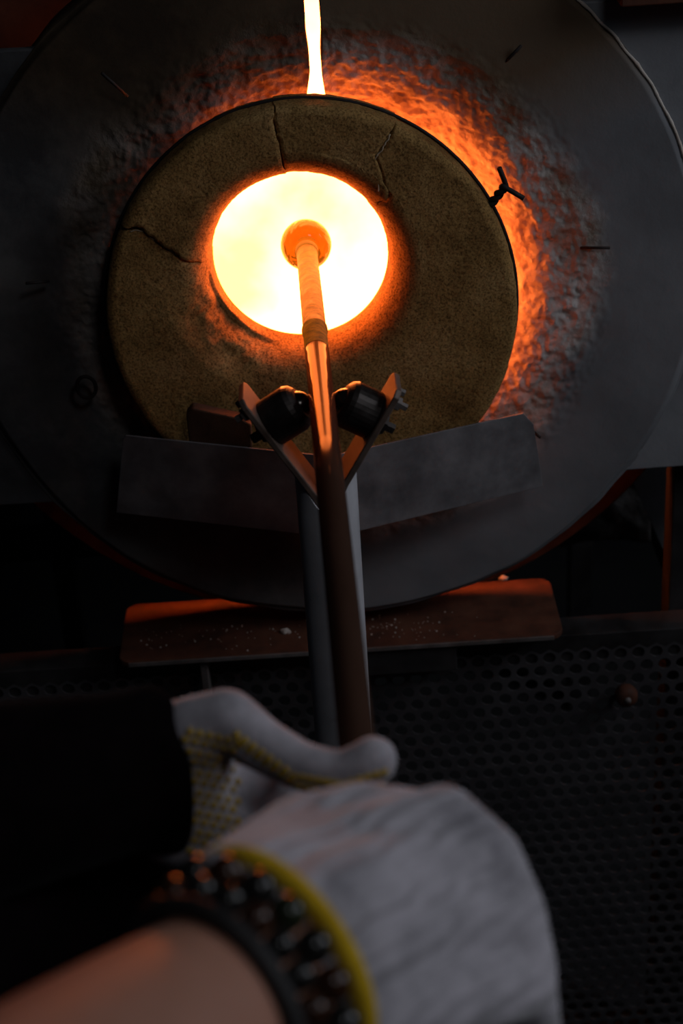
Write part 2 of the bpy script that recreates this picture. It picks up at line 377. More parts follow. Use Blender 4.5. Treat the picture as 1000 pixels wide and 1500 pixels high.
# side arms that carry the doors
def side_arm(pts, dy, d, mat):
    o = prism('hinge_plate', [(x, 0.0665 + dy, z) for x, z in pts], (0, 0.012, 0), mat, d, 0.002); return o
def arc(a0, a1, r, n): return [(DC.x + cos(radians(a0 + (a1 - a0) * k / n)) * r, DC.z + sin(radians(a0 + (a1 - a0) * k / n)) * r) for k in range(n + 1)]
side_arm([(0.85, 0.838), (0.85, 1.372)] + arc(48.5, -36, 0.405, 24), 0, door_r, M['arm'])
side_arm([(-0.85, 0.842), (-0.85, 1.366)] + arc(180 - 46, 180 + 35, 0.405, 24), 0.002, door_l, M['arm_soot_dim'])
# weld bead and cracked plaster lip along the rim of the right half
def lip(d, a0, a1, dy, sgn):
    path = []
    for k in range(90):
        a = radians(a0 + (a1 - a0) * k / 89); r = 0.4065 + 0.004 * noise.noise(Vector((cos(a) * 14, sin(a) * 14, 3 * sgn)))
        path.append(Vector((DC.x + cos(a) * r, 0.0645 + dy, DC.z + sin(a) * r)))
    rad = [0.0022 * (0.7 + 0.8 * abs(noise.noise(Vector((k * 0.35, sgn, 0))))) for k in range(90)]
    tube('plaster_lip', path, rad, M['crumb'], d, 6)
lip(door_r, 52, -2, 0, 1)
# steel anchor needles standing out of the plaster
def pin(d, p0, p1, Y, rad=0.0017):
    a = at(*p0, Y); b = at(*p1, Y - 0.012)
    tube('anchor_pin', [a, a.lerp(b, 0.5), b], rad, M['wire'], d, 8)
pin(door_l, (187, 141), (149, 107), 0.047)
pin(door_r, (728, 103), (763, 67), 0.066)
pin(door_r, (850, 363), (893, 363), 0.062)
pin(door_r, (779, 630), (791, 641), 0.062)
pin(door_l, (72, 412), (38, 415), 0.047)
lc = at(127, 565, 0.045)
tube('wire_loop', [lc + Vector((cos(a) * 0.0105, -0.004, sin(a) * 0.013)) for a in [2 * pi * k / 24 for k in range(24)]], 0.0022, M['wire'], door_l, 8, closed=True)

# drum behind the doors
def ring_y(name, r0, r1, y0, y1, mat, parent, seg=96, c=DC):
    prof = [(r0, y0), (r1, y0), (r1, y1), (r0, y1), (r0, y0)]
    return lathe(name, (c.x, 0, c.z), (0, 1, 0), prof, mat, parent, seg, smooth=False)
bevel(ring_y('drum_flange', 0.345, 0.478, 0.171, 0.182, M['rust'], fur), 0.002)
lathe('drum_shell', (DC.x, 0, DC.z), (0, 1, 0), [(0.44, 0.182), (0.44, 1.0), (0.0, 1.0)], M['black_steel'], fur, 96)
lathe('hot_chamber', (DC.x, 0, DC.z - 0.01), (0, 1, 0), [(0.345, 0.172), (0.345, 0.72), (0.25, 0.8), (0.0, 0.82)], M['hot'], fur, 64, label='white-hot inside of the furnace')

# ------------------------------------------------------------------ refractory ring in front of the mouth
RC = Vector((0.001, 0, 1.131)); OC = Vector((0.009, 0, 1.077)); ORX, ORZ = 0.219, 0.227
TH = 0.055
ringo = empty('refractory_ring', (OC.x, 0.03, 0.85), 'cracked tan refractory ring around the glowing round opening', 'furnace ring')
def r_out(ph):
    dx, dz = cos(ph), sin(ph); ox, oz = RC.x - OC.x, RC.z - OC.z
    a = dx * dx / ORX**2 + dz * dz / ORZ**2; b = 2 * (ox * dx / ORX**2 + oz * dz / ORZ**2); c = ox * ox / ORX**2 + oz * oz / ORZ**2 - 1
    return (-b + sqrt(b * b - 4 * a * c)) / (2 * a)
LEAN = radians(2.2)
def lean(p):
    dx = p.x - OC.x
    return Vector((OC.x + dx * cos(LEAN), p.y - dx * sin(LEAN), p.z))
inner = [(0.094, 0.055), (0.0942, 0.048), (0.095, 0.041), (0.0962, 0.034), (0.098, 0.027), (0.1005, 0.020), (0.1035, 0.0145), (0.107, 0.010), (0.111, 0.0062), (0.1155, 0.003), (0.1205, 0.001), (0.126, 0.0)]
NF = 46
_in = []
for (ra, ya), (rb_, yb) in zip(inner, inner[1:]):
    for q in range(2): _in.append((ra + (rb_ - ra) * q / 2, ya + (yb - ya) * q / 2))
inner = _in + [inner[-1]]
def crackang(base, r, seed): return base(r) + 0.030 * noise.noise(Vector((r * 45, seed, 0))) + 0.013 * noise.noise(Vector((r * 140, seed, 4)))
def interp(ri, ai, ro, ao): return lambda r: radians(ai + (ao - ai) * min(1, max(0, (r - ri) / (ro - ri))))
cr1 = (interp(0.116, 96, 0.17, 95.5), 1.3); cr2 = (interp(0.116, 37, 0.165, 55), 2.6); cr3 = (interp(0.116, 173, 0.19, 161.5), 5.1)
def ring_segment(ca, cb, turn, gap, dy, seed, n, shift=(0, 0)):
    """piece from crack ca counter-clockwise to crack cb"""
    rows = []
    bm = bmesh.new()
    mid_a = (ca[0](0.15) + cb[0](0.15) + turn) / 2
    prof = [('i', r, y) for r, y in inner] + [('f', (k + 1) / (NF + 1), 0.0) for k in range(NF)] + \
           [('o', -0.007, 0.0005), ('o', -0.003, 0.002), ('o', -0.0008, 0.005), ('o', 0, 0.010), ('o', 0.0003, 0.022), ('o', 0, 0.035), ('o', 0, 0.048), ('o', -0.004, TH), ('f', 0.75, TH), ('f', 0.4, TH), ('f', 0.1, TH)]
    for kind, v, y in prof:
        row = []
        for k in range(n + 1):
            u = k / n
            rr = v if kind == 'i' else (0.126 + 0.01 + v * 0.07 if kind == 'f' else 0.21)
            gp = gap if y < 0.006 else gap * 0.6 if y < 0.012 else -0.0022
            a0 = crackang(ca[0], rr, ca[1]) + gp / rr; a1 = crackang(cb[0], rr, cb[1]) + turn - gp / rr
            ph = a0 + (a1 - a0) * u
            ro = r_out(ph)
            if kind == 'i': r = v
            elif kind == 'f': r = 0.126 + (ro - 0.008 - 0.126) * v
            else: r = ro + v
            yy = y
            px, pz = RC.x + cos(ph) * r, RC.z + sin(ph) * r
            n1 = fbm((px, yy, pz), 26, 4); n2 = fbm((px, yy, pz), 110, 3)
            if y < TH - 0.001:
                if kind == 'f': yy += 0.0012 * n1 + 0.0006 * n2
                else:
                    r += 0.0016 * n1 + 0.0011 * n2; 
                # broken-away patch low on the left of the bore
                deg = math.degrees(ph) % 360
                er = max(0, 1 - abs(deg - 217) / 42)
                if er > 0 and r < 0.15 and kind != 'o':
                    q = er * max(0, min(1, (0.15 - r) / 0.03))
                    k2 = fbm((px * 1.0, yy + 3, pz), 30, 5)
                    if kind == 'i' and y > 0.03: k2 *= 0.4; q *= 0.35
                    yy += q * (0.011 + 0.015 * k2); r += q * (0.004 + 0.006 * k2) * (y < 0.03)
            else: yy += 0.001 * n1
            # crumbled edge beside the cracks
            e = min(u, 1 - u) * abs(a1 - a0) * rr
            if y < 0.02 and kind != 'o' and e < 0.0035: yy += (0.0035 - e) * 0.7 * (0.5 + 0.6 * abs(n2))
            px, pz = RC.x + cos(ph) * r + shift[0], RC.z + sin(ph) * r + shift[1]
            row.append(bm.verts.new(lean(Vector((px, yy + dy, pz)))))
        rows.append(row)
    m = len(rows)
    for j in range(m):
        a, b = rows[j], rows[(j + 1) % m]
        for k in range(n): bm.faces.new((a[k], a[k + 1], b[k + 1], b[k]))
    bm.faces.new([r[0] for r in rows]); bm.faces.new([r[-1] for r in rows][::-1])
    return bmobj('ring_segment', bm, M['castable'], ringo, True)
ring_segment(cr2, cr1, 0, 0.0009, -0.001, 1, 120, (0.0, 0.0015))
ring_segment(cr1, cr3, 0, 0.0008, -0.003, 2, 140, (-0.0005, 0.001))
ring_segment(cr3, cr2, 2 * pi, 0.0008, 0.0, 3, 520)
# pale crumbled mortar showing in two of the cracks
for cr_, dq, rad_ in ((cr2, 0.0, 0.0011), (cr3, 0.010, 0.0007)):
    path = []
    for k in range(40):
        v_ = k / 39; rr = 0.126 + 0.01 + v_ * 0.07; ph = crackang(cr_[0], rr, cr_[1]) + dq
        r = 0.118 + (r_out(ph) - 0.010 - 0.118) * v_
        path.append(lean(Vector((RC.x + cos(ph) * r, 0.0004 + 0.0009 * noise.noise(Vector((k * 0.5, dq * 90, 0))), RC.z + sin(ph) * r))))
    tube('crack_mortar', path, [rad_ * (0.75 + 0.7 * noise.noise(Vector((k * 0.6, 3, dq * 50)))) for k in range(40)], M['mortar'], ringo, 6, label='pale mortar in a crack')
# binding wire laid around the rim, its twisted tail at the right
wp = []
for k in range(160):
    a = 2 * pi * k / 160
    wp.append(lean(Vector((OC.x + cos(a) * (ORX + 0.0022), 0.030 + 0.002 * noise.noise(Vector((cos(a) * 2, sin(a) * 2, 0))), OC.z + sin(a) * (ORZ + 0.0023)))))
wire = tube('binding_wire', wp, 0.0019, M['wire'], ringo, 8, closed=True, label='burnt black binding wire')
tw0 = at(716, 302, 0.012); tw1 = at(739, 273, 0.004); ax = (tw1 - tw0); ln_ = ax.length; ax.normalize()
s1 = ax.cross(Vector((0, 1, 0))).normalized(); s2 = ax.cross(s1)
for ph0, tip in ((0, at(731, 246, 0.0)), (pi, at(767, 291, -0.004))):
    path = [tw0 + ax * (ln_ * k / 30) + (s1 * cos(ph0 + 2 * pi * 1.6 * k / 30) + s2 * sin(ph0 + 2 * pi * 1.6 * k / 30)) * 0.0026 for k in range(31)]
    e = path[-1]
    path += [e.lerp(tip, f) for f in (0.15, 0.5, 1.0)]
    t = tube('twisted_wire_end', path, 0.0028, M['wire'], ringo, 8)

# ------------------------------------------------------------------ bent heat shield below the opening
hs = empty('heat_shield', (0.016, 0.0, 0.84), 'dull grey bent steel shield below the glowing opening', 'shield')
CX, YC, YE = 0.016, -0.077, 0.015
def shield(xe_top, xe_bot, zt_e, zb_e, zt_c, zb_c, chamfer):
    pts = [Vector((CX, YC, zb_c)), Vector((xe_bot, YE, zb_e))]
    def yy(x): return YC + (YE - YC) * abs(x - CX) / 0.247
    pts[1].y = yy(xe_bot)
    if chamfer:
        pts += [Vector((xe_top + 0.012, yy(xe_top + 0.012), zt_e - 0.017)), Vector((xe_top, yy(xe_top), zt_e))]
    else: pts += [Vector((xe_top - 0.004, yy(xe_top - 0.004), zt_e - 0.006)), Vector((xe_top, yy(xe_top), zt_e))]
    pts.append(Vector((CX, YC, zt_c)))
    return prism('shield_plate', pts, (0, 0.003, 0), M['steel_sheet'], hs, 0.0006)
shield(-0.205, -0.228, 0.9510, 0.8505, 0.9515, 0.852, False)
shield(0.234, 0.257, 0.9470, 0.8495, 0.9505, 0.852, True)
for x in (-0.2, 0.225):
    box('shield_bracket', (x - 0.010, YC + 0.092 * (abs(x - CX) + 0.010) / 0.247 + 0.003, 0.87), (x + 0.010, 0.060, 0.874), M['rust'], hs)
# ledge bar welded behind the plate, with a sooty brick fragment on it
def ysh(x): return YC + 0.092 * abs(x - CX) / 0.247 + 0.0031
prism('shield_ledge', [(-0.150, ysh(-0.150), 0.925), (-0.03, ysh(-0.03), 0.925), (-0.03, -0.004, 0.925), (-0.13, -0.003, 0.925)], (0, 0, 0.004), M['rust'], hs)
p_ = [(-0.134, 0.9295), (-0.066, 0.9295), (-0.063, 0.978), (-0.074, 0.984), (-0.126, 0.991), (-0.134, 0.982)]
bm = bmesh.new(); A_ = [bm.verts.new((x, ysh(x) + 0.001, z)) for x, z in p_]; B_ = [bm.verts.new((x, min(-0.001, ysh(x) + 0.018), z)) for x, z in p_]
bm.faces.new(A_); bm.faces.new(B_[::-1])
for i in range(6): bm.faces.new((A_[i], B_[i], B_[(i + 1) % 6], A_[(i + 1) % 6]))
o = bevel(bmobj('brick_fragment', bm, M['brick']), 0.002)
tag(o, 'sooty brown brick fragment tucked between the ring and the steel shield', 'brick')

# ------------------------------------------------------------------ shelf plate under the doors
sh = empty('steel_shelf', (0.015, 0.09, 0.632), 'rust-brown steel shelf plate with rounded corner under the furnace doors', 'shelf')
def rr_pts(x0, x1, y0, y1, r, z):
    P = []
    for cx, cy, a0 in ((x1 - r, y0 + r, -90), (x1 - r, y1 - r, 0), (x0 + r, y1 - r, 90), (x0 + r, y0 + r, 180)):
        for k in range(7):
            a = radians(a0 + 15 * k); P.append((cx + cos(a) * r, cy + sin(a) * r, z))
    return P
prism('shelf_plate', rr_pts(-0.252, 0.284, 0.024, 0.156, 0.016, 0.633), (0, 0, 0.007), M['rust'], sh, 0.0012)
prism('shelf_edge', [(-0.24, 0.0225, 0.6335), (0.272, 0.0225, 0.6335), (0.272, 0.0225, 0.639), (-0.24, 0.0225, 0.639)], (0, 0.003, 0), M['edge'], sh, 0.0005, label='scaled pale front edge')
box('shelf_bracket', (0.02, 0.028, 0.595), (0.155, 0.05, 0.633), M['black_steel'], sh)
box('shelf_bracket', (-0.156, 0.028, 0.57), (-0.146, 0.05, 0.633), M['edge'], sh)
def crumb(p, s, label, seed, flat=0.6):
    bm = bmesh.new(); bmesh.ops.create_icosphere(bm, subdivisions=2, radius=1)
    for v in bm.verts:
        n = 1 + 0.55 * noise.noise(v.co * 1.7 + Vector((seed, 0, 0)))
        v.co = Vector((v.co.x * s * n, v.co.y * s * 0.7 * n, v.co.z * s * flat * n))
    bmesh.ops.translate(bm, verts=bm.verts, vec=p)
    o = bmobj('plaster_crumb', bm, M['crumb']); tag(o, label, 'crumb', 'plaster crumbs on the shelf'); return o
def atz(x, y, z):
    d = FWD + RGT * ((x - 500) / FPX) + UPV * ((750 - y) / FPX); return CAM + d * ((z - CAM.z) / d.z)
crumb(atz(418, 925, 0.642), 0.006, 'pale plaster crumb on the shelf left of the upright tube', 1.0)
crumb(atz(737, 847, 0.643), 0.0055, 'plaster crumb on the shelf under the right rim of the door', 4.0)
bm = bmesh.new()
for k in range(130):
    right = random.random() < 0.6
    x = random.gauss(575, 45) if right else random.uniform(200, 440); y = random.gauss(918, 12) if right else random.uniform(915, 955)
    p = atz(x, y, 0.6404)
    if not (-0.245 < p.x < 0.27 and 0.03 < p.y < 0.15): continue
    s = random.choice((0.0005, 0.0006, 0.0007, 0.0012))
    g = bmesh.ops.create_icosphere(bm, subdivisions=1, radius=s, matrix=Matrix.Translation(p))
o = bmobj('plaster_dust', bm, M['crumb']); tag(o, 'fine pale plaster dust scattered on the steel shelf', 'dust', kind='stuff')

# ------------------------------------------------------------------ stand frame and perforated guard
st = empty('furnace_stand', (0, 0.2, FLOOR), 'dark angle-iron stand frame carrying the furnace', 'stand')
def angle_bar_x(x0, x1, y, z, wv, wh, t, parent):
    pts = [(x0, y, z), (x0, y + wh, z), (x0, y + wh, z - t), (x0, y + t, z - t), (x0, y + t, z - wv), (x0, y, z - wv)]
    return prism('cross_bar', pts, (x1 - x0, 0, 0), M['black_steel'], parent, 0.001)
angle_bar_x(-0.72, 0.72, 0.060, 0.614, 0.045, 0.042, 0.005, st)
def angle_post(x, y, parent, sx, sy=1):
    pts = [(x, y, FLOOR), (x + sx * 0.045, y, FLOOR), (x + sx * 0.045, y + sy * 0.005, FLOOR), (x + sx * 0.005, y + sy * 0.005, FLOOR), (x + sx * 0.005, y + sy * 0.045, FLOOR), (x, y + sy * 0.045, FLOOR)]
    return prism('leg', pts, (0, 0, 0.955), M['black_steel'], parent, 0.001)
angle_post(0.427, 0.106, st, 1); angle_post(-0.45, 0.106, st, -1)
angle_post(0.427, 0.95, st, 1, -1); angle_post(-0.45, 0.95, st, -1, -1)
prism('gusset_plate', [at(914, 680, 0.26), at(1012, 680, 0.26), at(1012, 870, 0.26), at(985, 838, 0.26)], (0, 0.006, 0), M['arm'], st, 0.001)
for x in (-0.47, 0.45): box('side_rail', (x, 0.15, 0.575), (x + 0.02, 0.93, 0.61), M['black_steel'], st)
for y in (0.35, 0.8): box('drum_cradle', (-0.46, y, 0.60), (0.46, y + 0.05, 0.6315), M['black_steel'], st)
# crumpled fibre blanket seen through the frame
vs, fs = [], []
for i in range(61):
    for k in range(41):
        x = 0.20 + 0.24 * i / 60; z = 0.60 + 0.20 * k / 40
        y = 0.33 + 0.030 * fbm((x, z, 0), 12, 4) - 0.03 * (1 - k / 40)
        vs.append((x, y, z))
for i in range(60):
    for k in range(40):
        a = i * 41 + k; q = (a, a + 41, a + 42, a + 1)
        if all(math.hypot(vs[j][0] - DC.x, vs[j][2] - DC.z) > 0.455 for j in q): fs.append(q)
o = mesh('fibre_blanket', vs, fs, M['blanket'], None, True)
sm = o.modifiers.new('solid', 'SOLIDIFY'); sm.thickness = 0.012
tag(o, 'crumpled dark insulation blanket behind the angle-iron frame', 'blanket')
# perforated guard sheet
def perf():
    pitch, hr, t, seg = 0.022, 0.0079, 0.0025, 12
    rowh = pitch * sqrt(3) / 2; y = 0.0575; ztop = 0.588
    vs, fs = [], []; cache = {}
    def vid(x, yy, z):
        k = (round(x * 1e5), round(yy * 1e5), round(z * 1e5))
        if k not in cache: cache[k] = len(vs); vs.append((x, yy, z))
        return cache[k]
    R = pitch / sqrt(3)
    for j in range(36):
        z0 = ztop - j * rowh - 0.004
        for i in range(48):
            x0 = -0.53 + i * pitch + (j % 2) * pitch / 2 + 0.009
            hexv = []
            for k in range(seg):
                a = 2 * pi * k / seg
                if k % 2 == 1: rad = R; # corners at odd multiples of 30 degrees
                else: rad = R * cos(pi / 6)
                hexv.append((x0 + cos(a) * rad, z0 + sin(a) * rad))
            cir = [(x0 + cos(2 * pi * k / seg) * hr, z0 + sin(2 * pi * k / seg) * hr) for k in range(seg)]
            H = [vid(p[0], y, p[1]) for p in hexv]; Cc = [vid(p[0], y, p[1]) for p in cir]; D = [vid(p[0], y + t, p[1]) for p in cir]
            for k in range(seg):
                k2 = (k + 1) % seg
                fs.append((H[k], H[k2], Cc[k2], Cc[k])); fs.append((Cc[k], Cc[k2], D[k2], D[k]))
    bm = bmesh.new(); me = bpy.data.meshes.new('t'); me.from_pydata(vs, [], fs); bm.from_mesh(me)
    return bmobj('perforated_guard', bm, M['perf'])
pg = perf(); tag(pg, 'black perforated steel guard sheet below the furnace', 'guard')
kp = at(915, 1012, 0.05)
kn = empty('guard_knob', kp, 'small rusty knob screwed to the perforated guard', 'knob')
lathe('knob_head', kp + Vector((0, 0.0075, 0)), (0, -1, 0), [(0.006, 0), (0.006, 0.008), (0.013, 0.010), (0.0145, 0.016), (0.013, 0.024), (0.008, 0.027), (0, 0.0275)], M['rust'], kn, 24)
lathe('knob_screw', kp + Vector((0, -0.0195, 0)), (0, -1, 0), [(0.004, 0), (0.004, 0.003), (0.0, 0.0035)], M['edge'], kn, 12)
# dark top beam above the right arm
o = box('top_beam', (0.335, 0.02, 1.378), (0.9, 0.075, 1.43), M['rust']); tag(o, 'dark horizontal steel beam above the grey right hinge plate', 'beam')

# ------------------------------------------------------------------ pipe line
PA = Vector((0.008, 0.06, 1.122)); PB = Vector((0.027, -0.837, 1.145)); PD = (PB - PA) / (PA.y - PB.y)
def pipe_pt(Y): return PA + PD * (PA.y - Y)

# ------------------------------------------------------------------ V roller stand
VY = -0.30
pc = pipe_pt(VY)
stand = empty('pipe_stand', (pc.x, VY, FLOOR), 'dark V-shaped roller stand on a round upright tube under the blowpipe', 'pipe stand')
VX, VZ = pc.x - 0.001, 1.024
lathe('upright_tube', (VX, VY, FLOOR), (0, 0, 1), [(0, 0), (0.12, 0), (0.12, 0.008), (0.0285, 0.012), (0.0285, VZ - FLOOR + 0.012), (0.024, VZ - FLOOR + 0.013), (0, VZ - FLOOR + 0.013)], M['post'], stand, 96, smooth=False)
bpy.context.view_layer.update()
up_tube = stand.children[0]
for v in up_tube.data.vertices:       # top of the tube is notched to the V
    if v.co.z > VZ: v.co.z = VZ - 0.013 + 1.67 * abs(v.co.x - VX)
for s in (-1, 1):
    u = Vector((s * 0.513, 0, 0.858)); n = Vector((-s * 0.858, 0, 0.513))
    v0 = Vector((VX, VY, VZ)); hw = 0.024; t = 0.006
    base = v0 - u * 0.004
    tip = v0 + u * 0.132
    pts = [base + Vector((0, -hw, 0)), base + Vector((0, hw, 0)), tip + Vector((0, hw, 0)) - u * 0.006, tip + Vector((0, hw - 0.006, 0)), tip + Vector((0, -hw + 0.006, 0)), tip + Vector((0, -hw, 0)) - u * 0.006]
    prism('yoke_arm', pts, -n * t, M['yoke'], stand, 0.0012)
    d = (pc - v0).dot(n)                                   # arm surface to the pipe axis
    foot = pc - n * d
    hgt = d - 0.0118
    hs_ = lathe('ball_housing', foot, n, [(0.0, -0.0005), (0.0215, -0.0005), (0.0225, 0.002), (0.0225, hgt - 0.017), (0.0205, hgt - 0.0125), (0.0155, hgt - 0.009), (0.0125, hgt - 0.0085), (0.0, hgt - 0.0085)], M['housing'], stand, 32, smooth=False)
    bevel(hs_, 0.0012)
    hs_.location = hs_.location
    b = lathe('roller_ball', foot + n * (hgt - 0.013), n, [(0.0, -0.013)] + [(0.013 * sin(pi * k / 14), -0.013 * cos(pi * k / 14)) for k in range(1, 14)] + [(0.0, 0.013)], M['ball'], hs_, 28)
    for dy_ in (-0.015, 0.015):
        q = foot - n * t + Vector((0, dy_, 0)) + u * 0.026
        lathe('bolt', q, -n, [(0.0, 0), (0.0065, 0), (0.0065, 0.005), (0.0035, 0.0055), (0.0035, 0.012), (0, 0.0125)], M['edge'], stand, 6, smooth=False)
    q = foot - n * t - u * 0.004
    lathe('bolt', q, -n, [(0.0, 0), (0.010, 0), (0.010, 0.007), (0.005, 0.0075), (0.005, 0.016), (0, 0.0165)], M['housing'], stand, 6, smooth=False)

# ------------------------------------------------------------------ blowpipe with the gather
bp = empty('blowpipe', pipe_pt(-0.5), 'long steel blowpipe with a glowing glass gather on its end', 'blowpipe')
def hot_pipe():
    """steel that glows towards the furnace end"""
    m = material('hot_pipe_steel', [(0.04, 0.018, 0.008), (0.09, 0.042, 0.022)], 0.75, 0.0, 60, 0.5, 260, 0.0008)
    nt = m.node_tree; N = nt.nodes; L = nt.links; b = N['Principled BSDF']
    geo = N.new('ShaderNodeNewGeometry'); sp = N.new('ShaderNodeSeparateXYZ'); L.new(geo.outputs['Position'], sp.inputs[0])
    mr = N.new('ShaderNodeMapRange'); mr.inputs['From Min'].default_value = -0.36; mr.inputs['From Max'].default_value = 0.05; mr.inputs['To Max'].default_value = 1.0
    L.new(sp.outputs['Y'], mr.inputs[0])
    pw = N.new('ShaderNodeMath'); pw.operation = 'POWER'; pw.inputs[1].default_value = 1.15; L.new(mr.outputs[0], pw.inputs[0])
    nz = N.new('ShaderNodeTexNoise'); nz.inputs['Scale'].default_value = 110; nz.inputs['Detail'].default_value = 6; nz.inputs['Roughness'].default_value = 0.75
    mp = N.new('ShaderNodeMapping'); mp.inputs['Scale'].default_value = (1, 1.6, 1); L.new(geo.outputs['Position'], mp.inputs[0]); L.new(mp.outputs[0], nz.inputs['Vector'])
    m2 = N.new('ShaderNodeMapRange'); m2.inputs['From Min'].default_value = 0.35; m2.inputs['From Max'].default_value = 0.65; m2.inputs['To Min'].default_value = 0.3; m2.inputs['To Max'].default_value = 1.7; L.new(nz.outputs['Fac'], m2.inputs[0])
    mu = N.new('ShaderNodeMath'); mu.operation = 'MULTIPLY'; L.new(pw.outputs[0], mu.inputs[0]); L.new(m2.outputs[0], mu.inputs[1])
    b.inputs['Emission Color'].default_value = (0.42, 0.100, 0.003, 1); L.new(mu.outputs[0], b.inputs['Emission Strength'])
    return m
M['hot_pipe'] = hot_pipe()
PR = 0.0112
axis = PD.normalized()                   # towards the hands
def plen(Y): return (pipe_pt(Y) - PA).dot(axis)
lathe('pipe_tube', PA, axis, [(PR - 0.004, plen(-0.205)), (PR + 0.0003, plen(-0.205)), (PR + 0.0004, plen(-0.5)), (PR + 0.0004, plen(-1.42)), (PR - 0.003, plen(-1.425)), (PR - 0.003, plen(-1.35))], M['pipe'], bp, 48)
lathe('pipe_head', PA, axis, [(PR - 0.002, plen(0.092)), (PR + 0.0001, plen(0.09)), (PR + 0.0002, plen(-0.146)), (PR + 0.0014, plen(-0.149)), (PR + 0.0016, plen(-0.1535)), (PR + 0.0004, plen(-0.157)), (PR + 0.0004, plen(-0.2045)), (PR - 0.001, plen(-0.2055))], M['hot_pipe'], bp, 48, label='orange-hot pipe head')
M['hot_collar'] = material('glowing_collar', [(0.3, 0.15, 0.08), (0.4, 0.2, 0.1)], 0.6, 0.2, 60, 0.2, 200, 0.0005, emis=((0.80, 0.20, 0.015), 0.8))
lathe('pipe_collar', PA, axis, [(PR, plen(0.078)), (PR + 0.0012, plen(0.077)), (PR + 0.0014, plen(0.098)), (PR, plen(0.100))], M['hot_collar'], bp, 48, label='brighter glowing collar')
def glass():
    m = bpy.data.materials.new('molten_glass'); m.use_nodes = True; nt = m.node_tree; N = nt.nodes; L = nt.links
    N.remove(N['Principled BSDF']); out = N['Material Output']
    g = N.new('ShaderNodeBsdfGlass'); g.inputs['Color'].default_value = (0.5, 0.5, 0.45, 1); g.inputs['Roughness'].default_value = 0.0; g.inputs['IOR'].default_value = 1.5
    e = N.new('ShaderNodeEmission'); e.inputs[0].default_value = (1.0, 0.20, 0.006, 1); e.inputs[1].default_value = 0.35
    nz = N.new('ShaderNodeTexNoise'); nz.inputs['Scale'].default_value = 30; tc = N.new('ShaderNodeTexCoord'); L.new(tc.outputs['Object'], nz.inputs['Vector'])
    nz.inputs['Detail'].default_value = 1; nz.inputs['Distortion'].default_value = 2.0
    bpn = N.new('ShaderNodeBump'); bpn.inputs['Strength'].default_value = 0.5; bpn.inputs['Distance'].default_value = 0.006; L.new(nz.outputs['Fac'], bpn.inputs['Height']); L.new(bpn.outputs[0], g.inputs['Normal'])
    ad = N.new('ShaderNodeAddShader'); L.new(g.outputs[0], ad.inputs[0]); L.new(e.outputs[0], ad.inputs[1]); L.new(ad.outputs[0], out.inputs[0])
    va = N.new('ShaderNodeVolumeAbsorption'); va.inputs['Color'].default_value = (0.70, 0.52, 0.05, 1); va.inputs['Density'].default_value = 115; L.new(va.outputs[0], out.inputs['Volume'])
    return m
M['glass'] = glass()
g0 = plen(0.088)
GR = 0.0285
prof = [(0, g0 - 0.004), (PR - 0.003, g0 - 0.004), (PR + 0.0004, g0), (PR + 0.0035, g0 + 0.0015), (0.020, g0 - 0.002), (0.0255, g0 - 0.007), (GR, g0 - 0.016), (GR * 0.98, g0 - 0.026), (GR * 0.86, g0 - 0.037), (GR * 0.6, g0 - 0.047), (GR * 0.3, g0 - 0.052), (0, g0 - 0.0535)]
ga = lathe('glass_gather', PA, axis, prof, M['glass'], bp, 64, label='amber glowing molten glass gather')
ss = ga.modifiers.new('sub', 'SUBSURF'); ss.levels = 1; ss.render_levels = 2

# ------------------------------------------------------------------ the glassblower's arms
person = empty('person', dep(-150, 1400, 0.95), 'person in a black fleece top and white cotton gloves holding the blowpipe', 'person')

def capsule_into(bm, a, b, ra, rb, seg=14):
    """tapered capsule as closed surface"""
    a, b = Vector(a), Vector(b); ax_ = b - a; L_ = ax_.length
    if L_ < 1e-6: ax_ = Vector((0, 0, 1e-5)); L_ = 1e-5
    ax_ = ax_ / L_
    up = Vector((0, 0, 1)) if abs(ax_.z) < 0.9 else Vector((1, 0, 0))
    u = (up - ax_ * up.dot(ax_)).normalized(); v = ax_.cross(u)
    rings = []
    prof = [(ra * sin(t), -ra * cos(t)) for t in [pi / 2 * k / 4 for k in range(0, 5)]] + [(rb * cos(t), L_ + rb * sin(t)) for t in [pi / 2 * k / 4 for k in range(0, 5)]]
    for r, d in prof:
        if r < 1e-7: rings.append([bm.verts.new(a + ax_ * d)])
        else: rings.append([bm.verts.new(a + ax_ * d + (u * cos(2 * pi * k / seg) + v * sin(2 * pi * k / seg)) * r) for k in range(seg)])
    for A, B in zip(rings, rings[1:]):
        for k in range(seg):
            k2 = (k + 1) % seg
            if len(A) == 1: bm.faces.new((A[0], B[k2], B[k]))
            elif len(B) == 1: bm.faces.new((A[k], A[k2], B[0]))
            else: bm.faces.new((A[k], A[k2], B[k2], B[k]))
def blob(name, chains, voxel, smooth_it, mat, parent, label=None):
    """chains of (point, radius) fused into one continuous skin"""
    bm = bmesh.new()
    for ch in chains:
        for (p, r), (q, s) in zip(ch, ch[1:]): capsule_into(bm, p, q, r, s)
    bmesh.ops.recalc_face_normals(bm, faces=bm.faces)
    me = bpy.data.meshes.new(name); bm.to_mesh(me); bm.free()
    tmp = bpy.data.objects.new(name + '_tmp', me); COL.objects.link(tmp)
    rm = tmp.modifiers.new('r', 'REMESH'); rm.mode = 'VOXEL'; rm.voxel_size = voxel; rm.use_smooth_shade = True
    sm = tmp.modifiers.new('s', 'SMOOTH'); sm.factor = 0.5; sm.iterations = smooth_it
    dg = bpy.context.evaluated_depsgraph_get(); dg.update()
    me2 = bpy.data.meshes.new_from_object(tmp.evaluated_get(dg))
    bpy.data.objects.remove(tmp); bpy.data.meshes.remove(me)
    me2.name = name
    return link(name, me2, mat, parent, True, label)
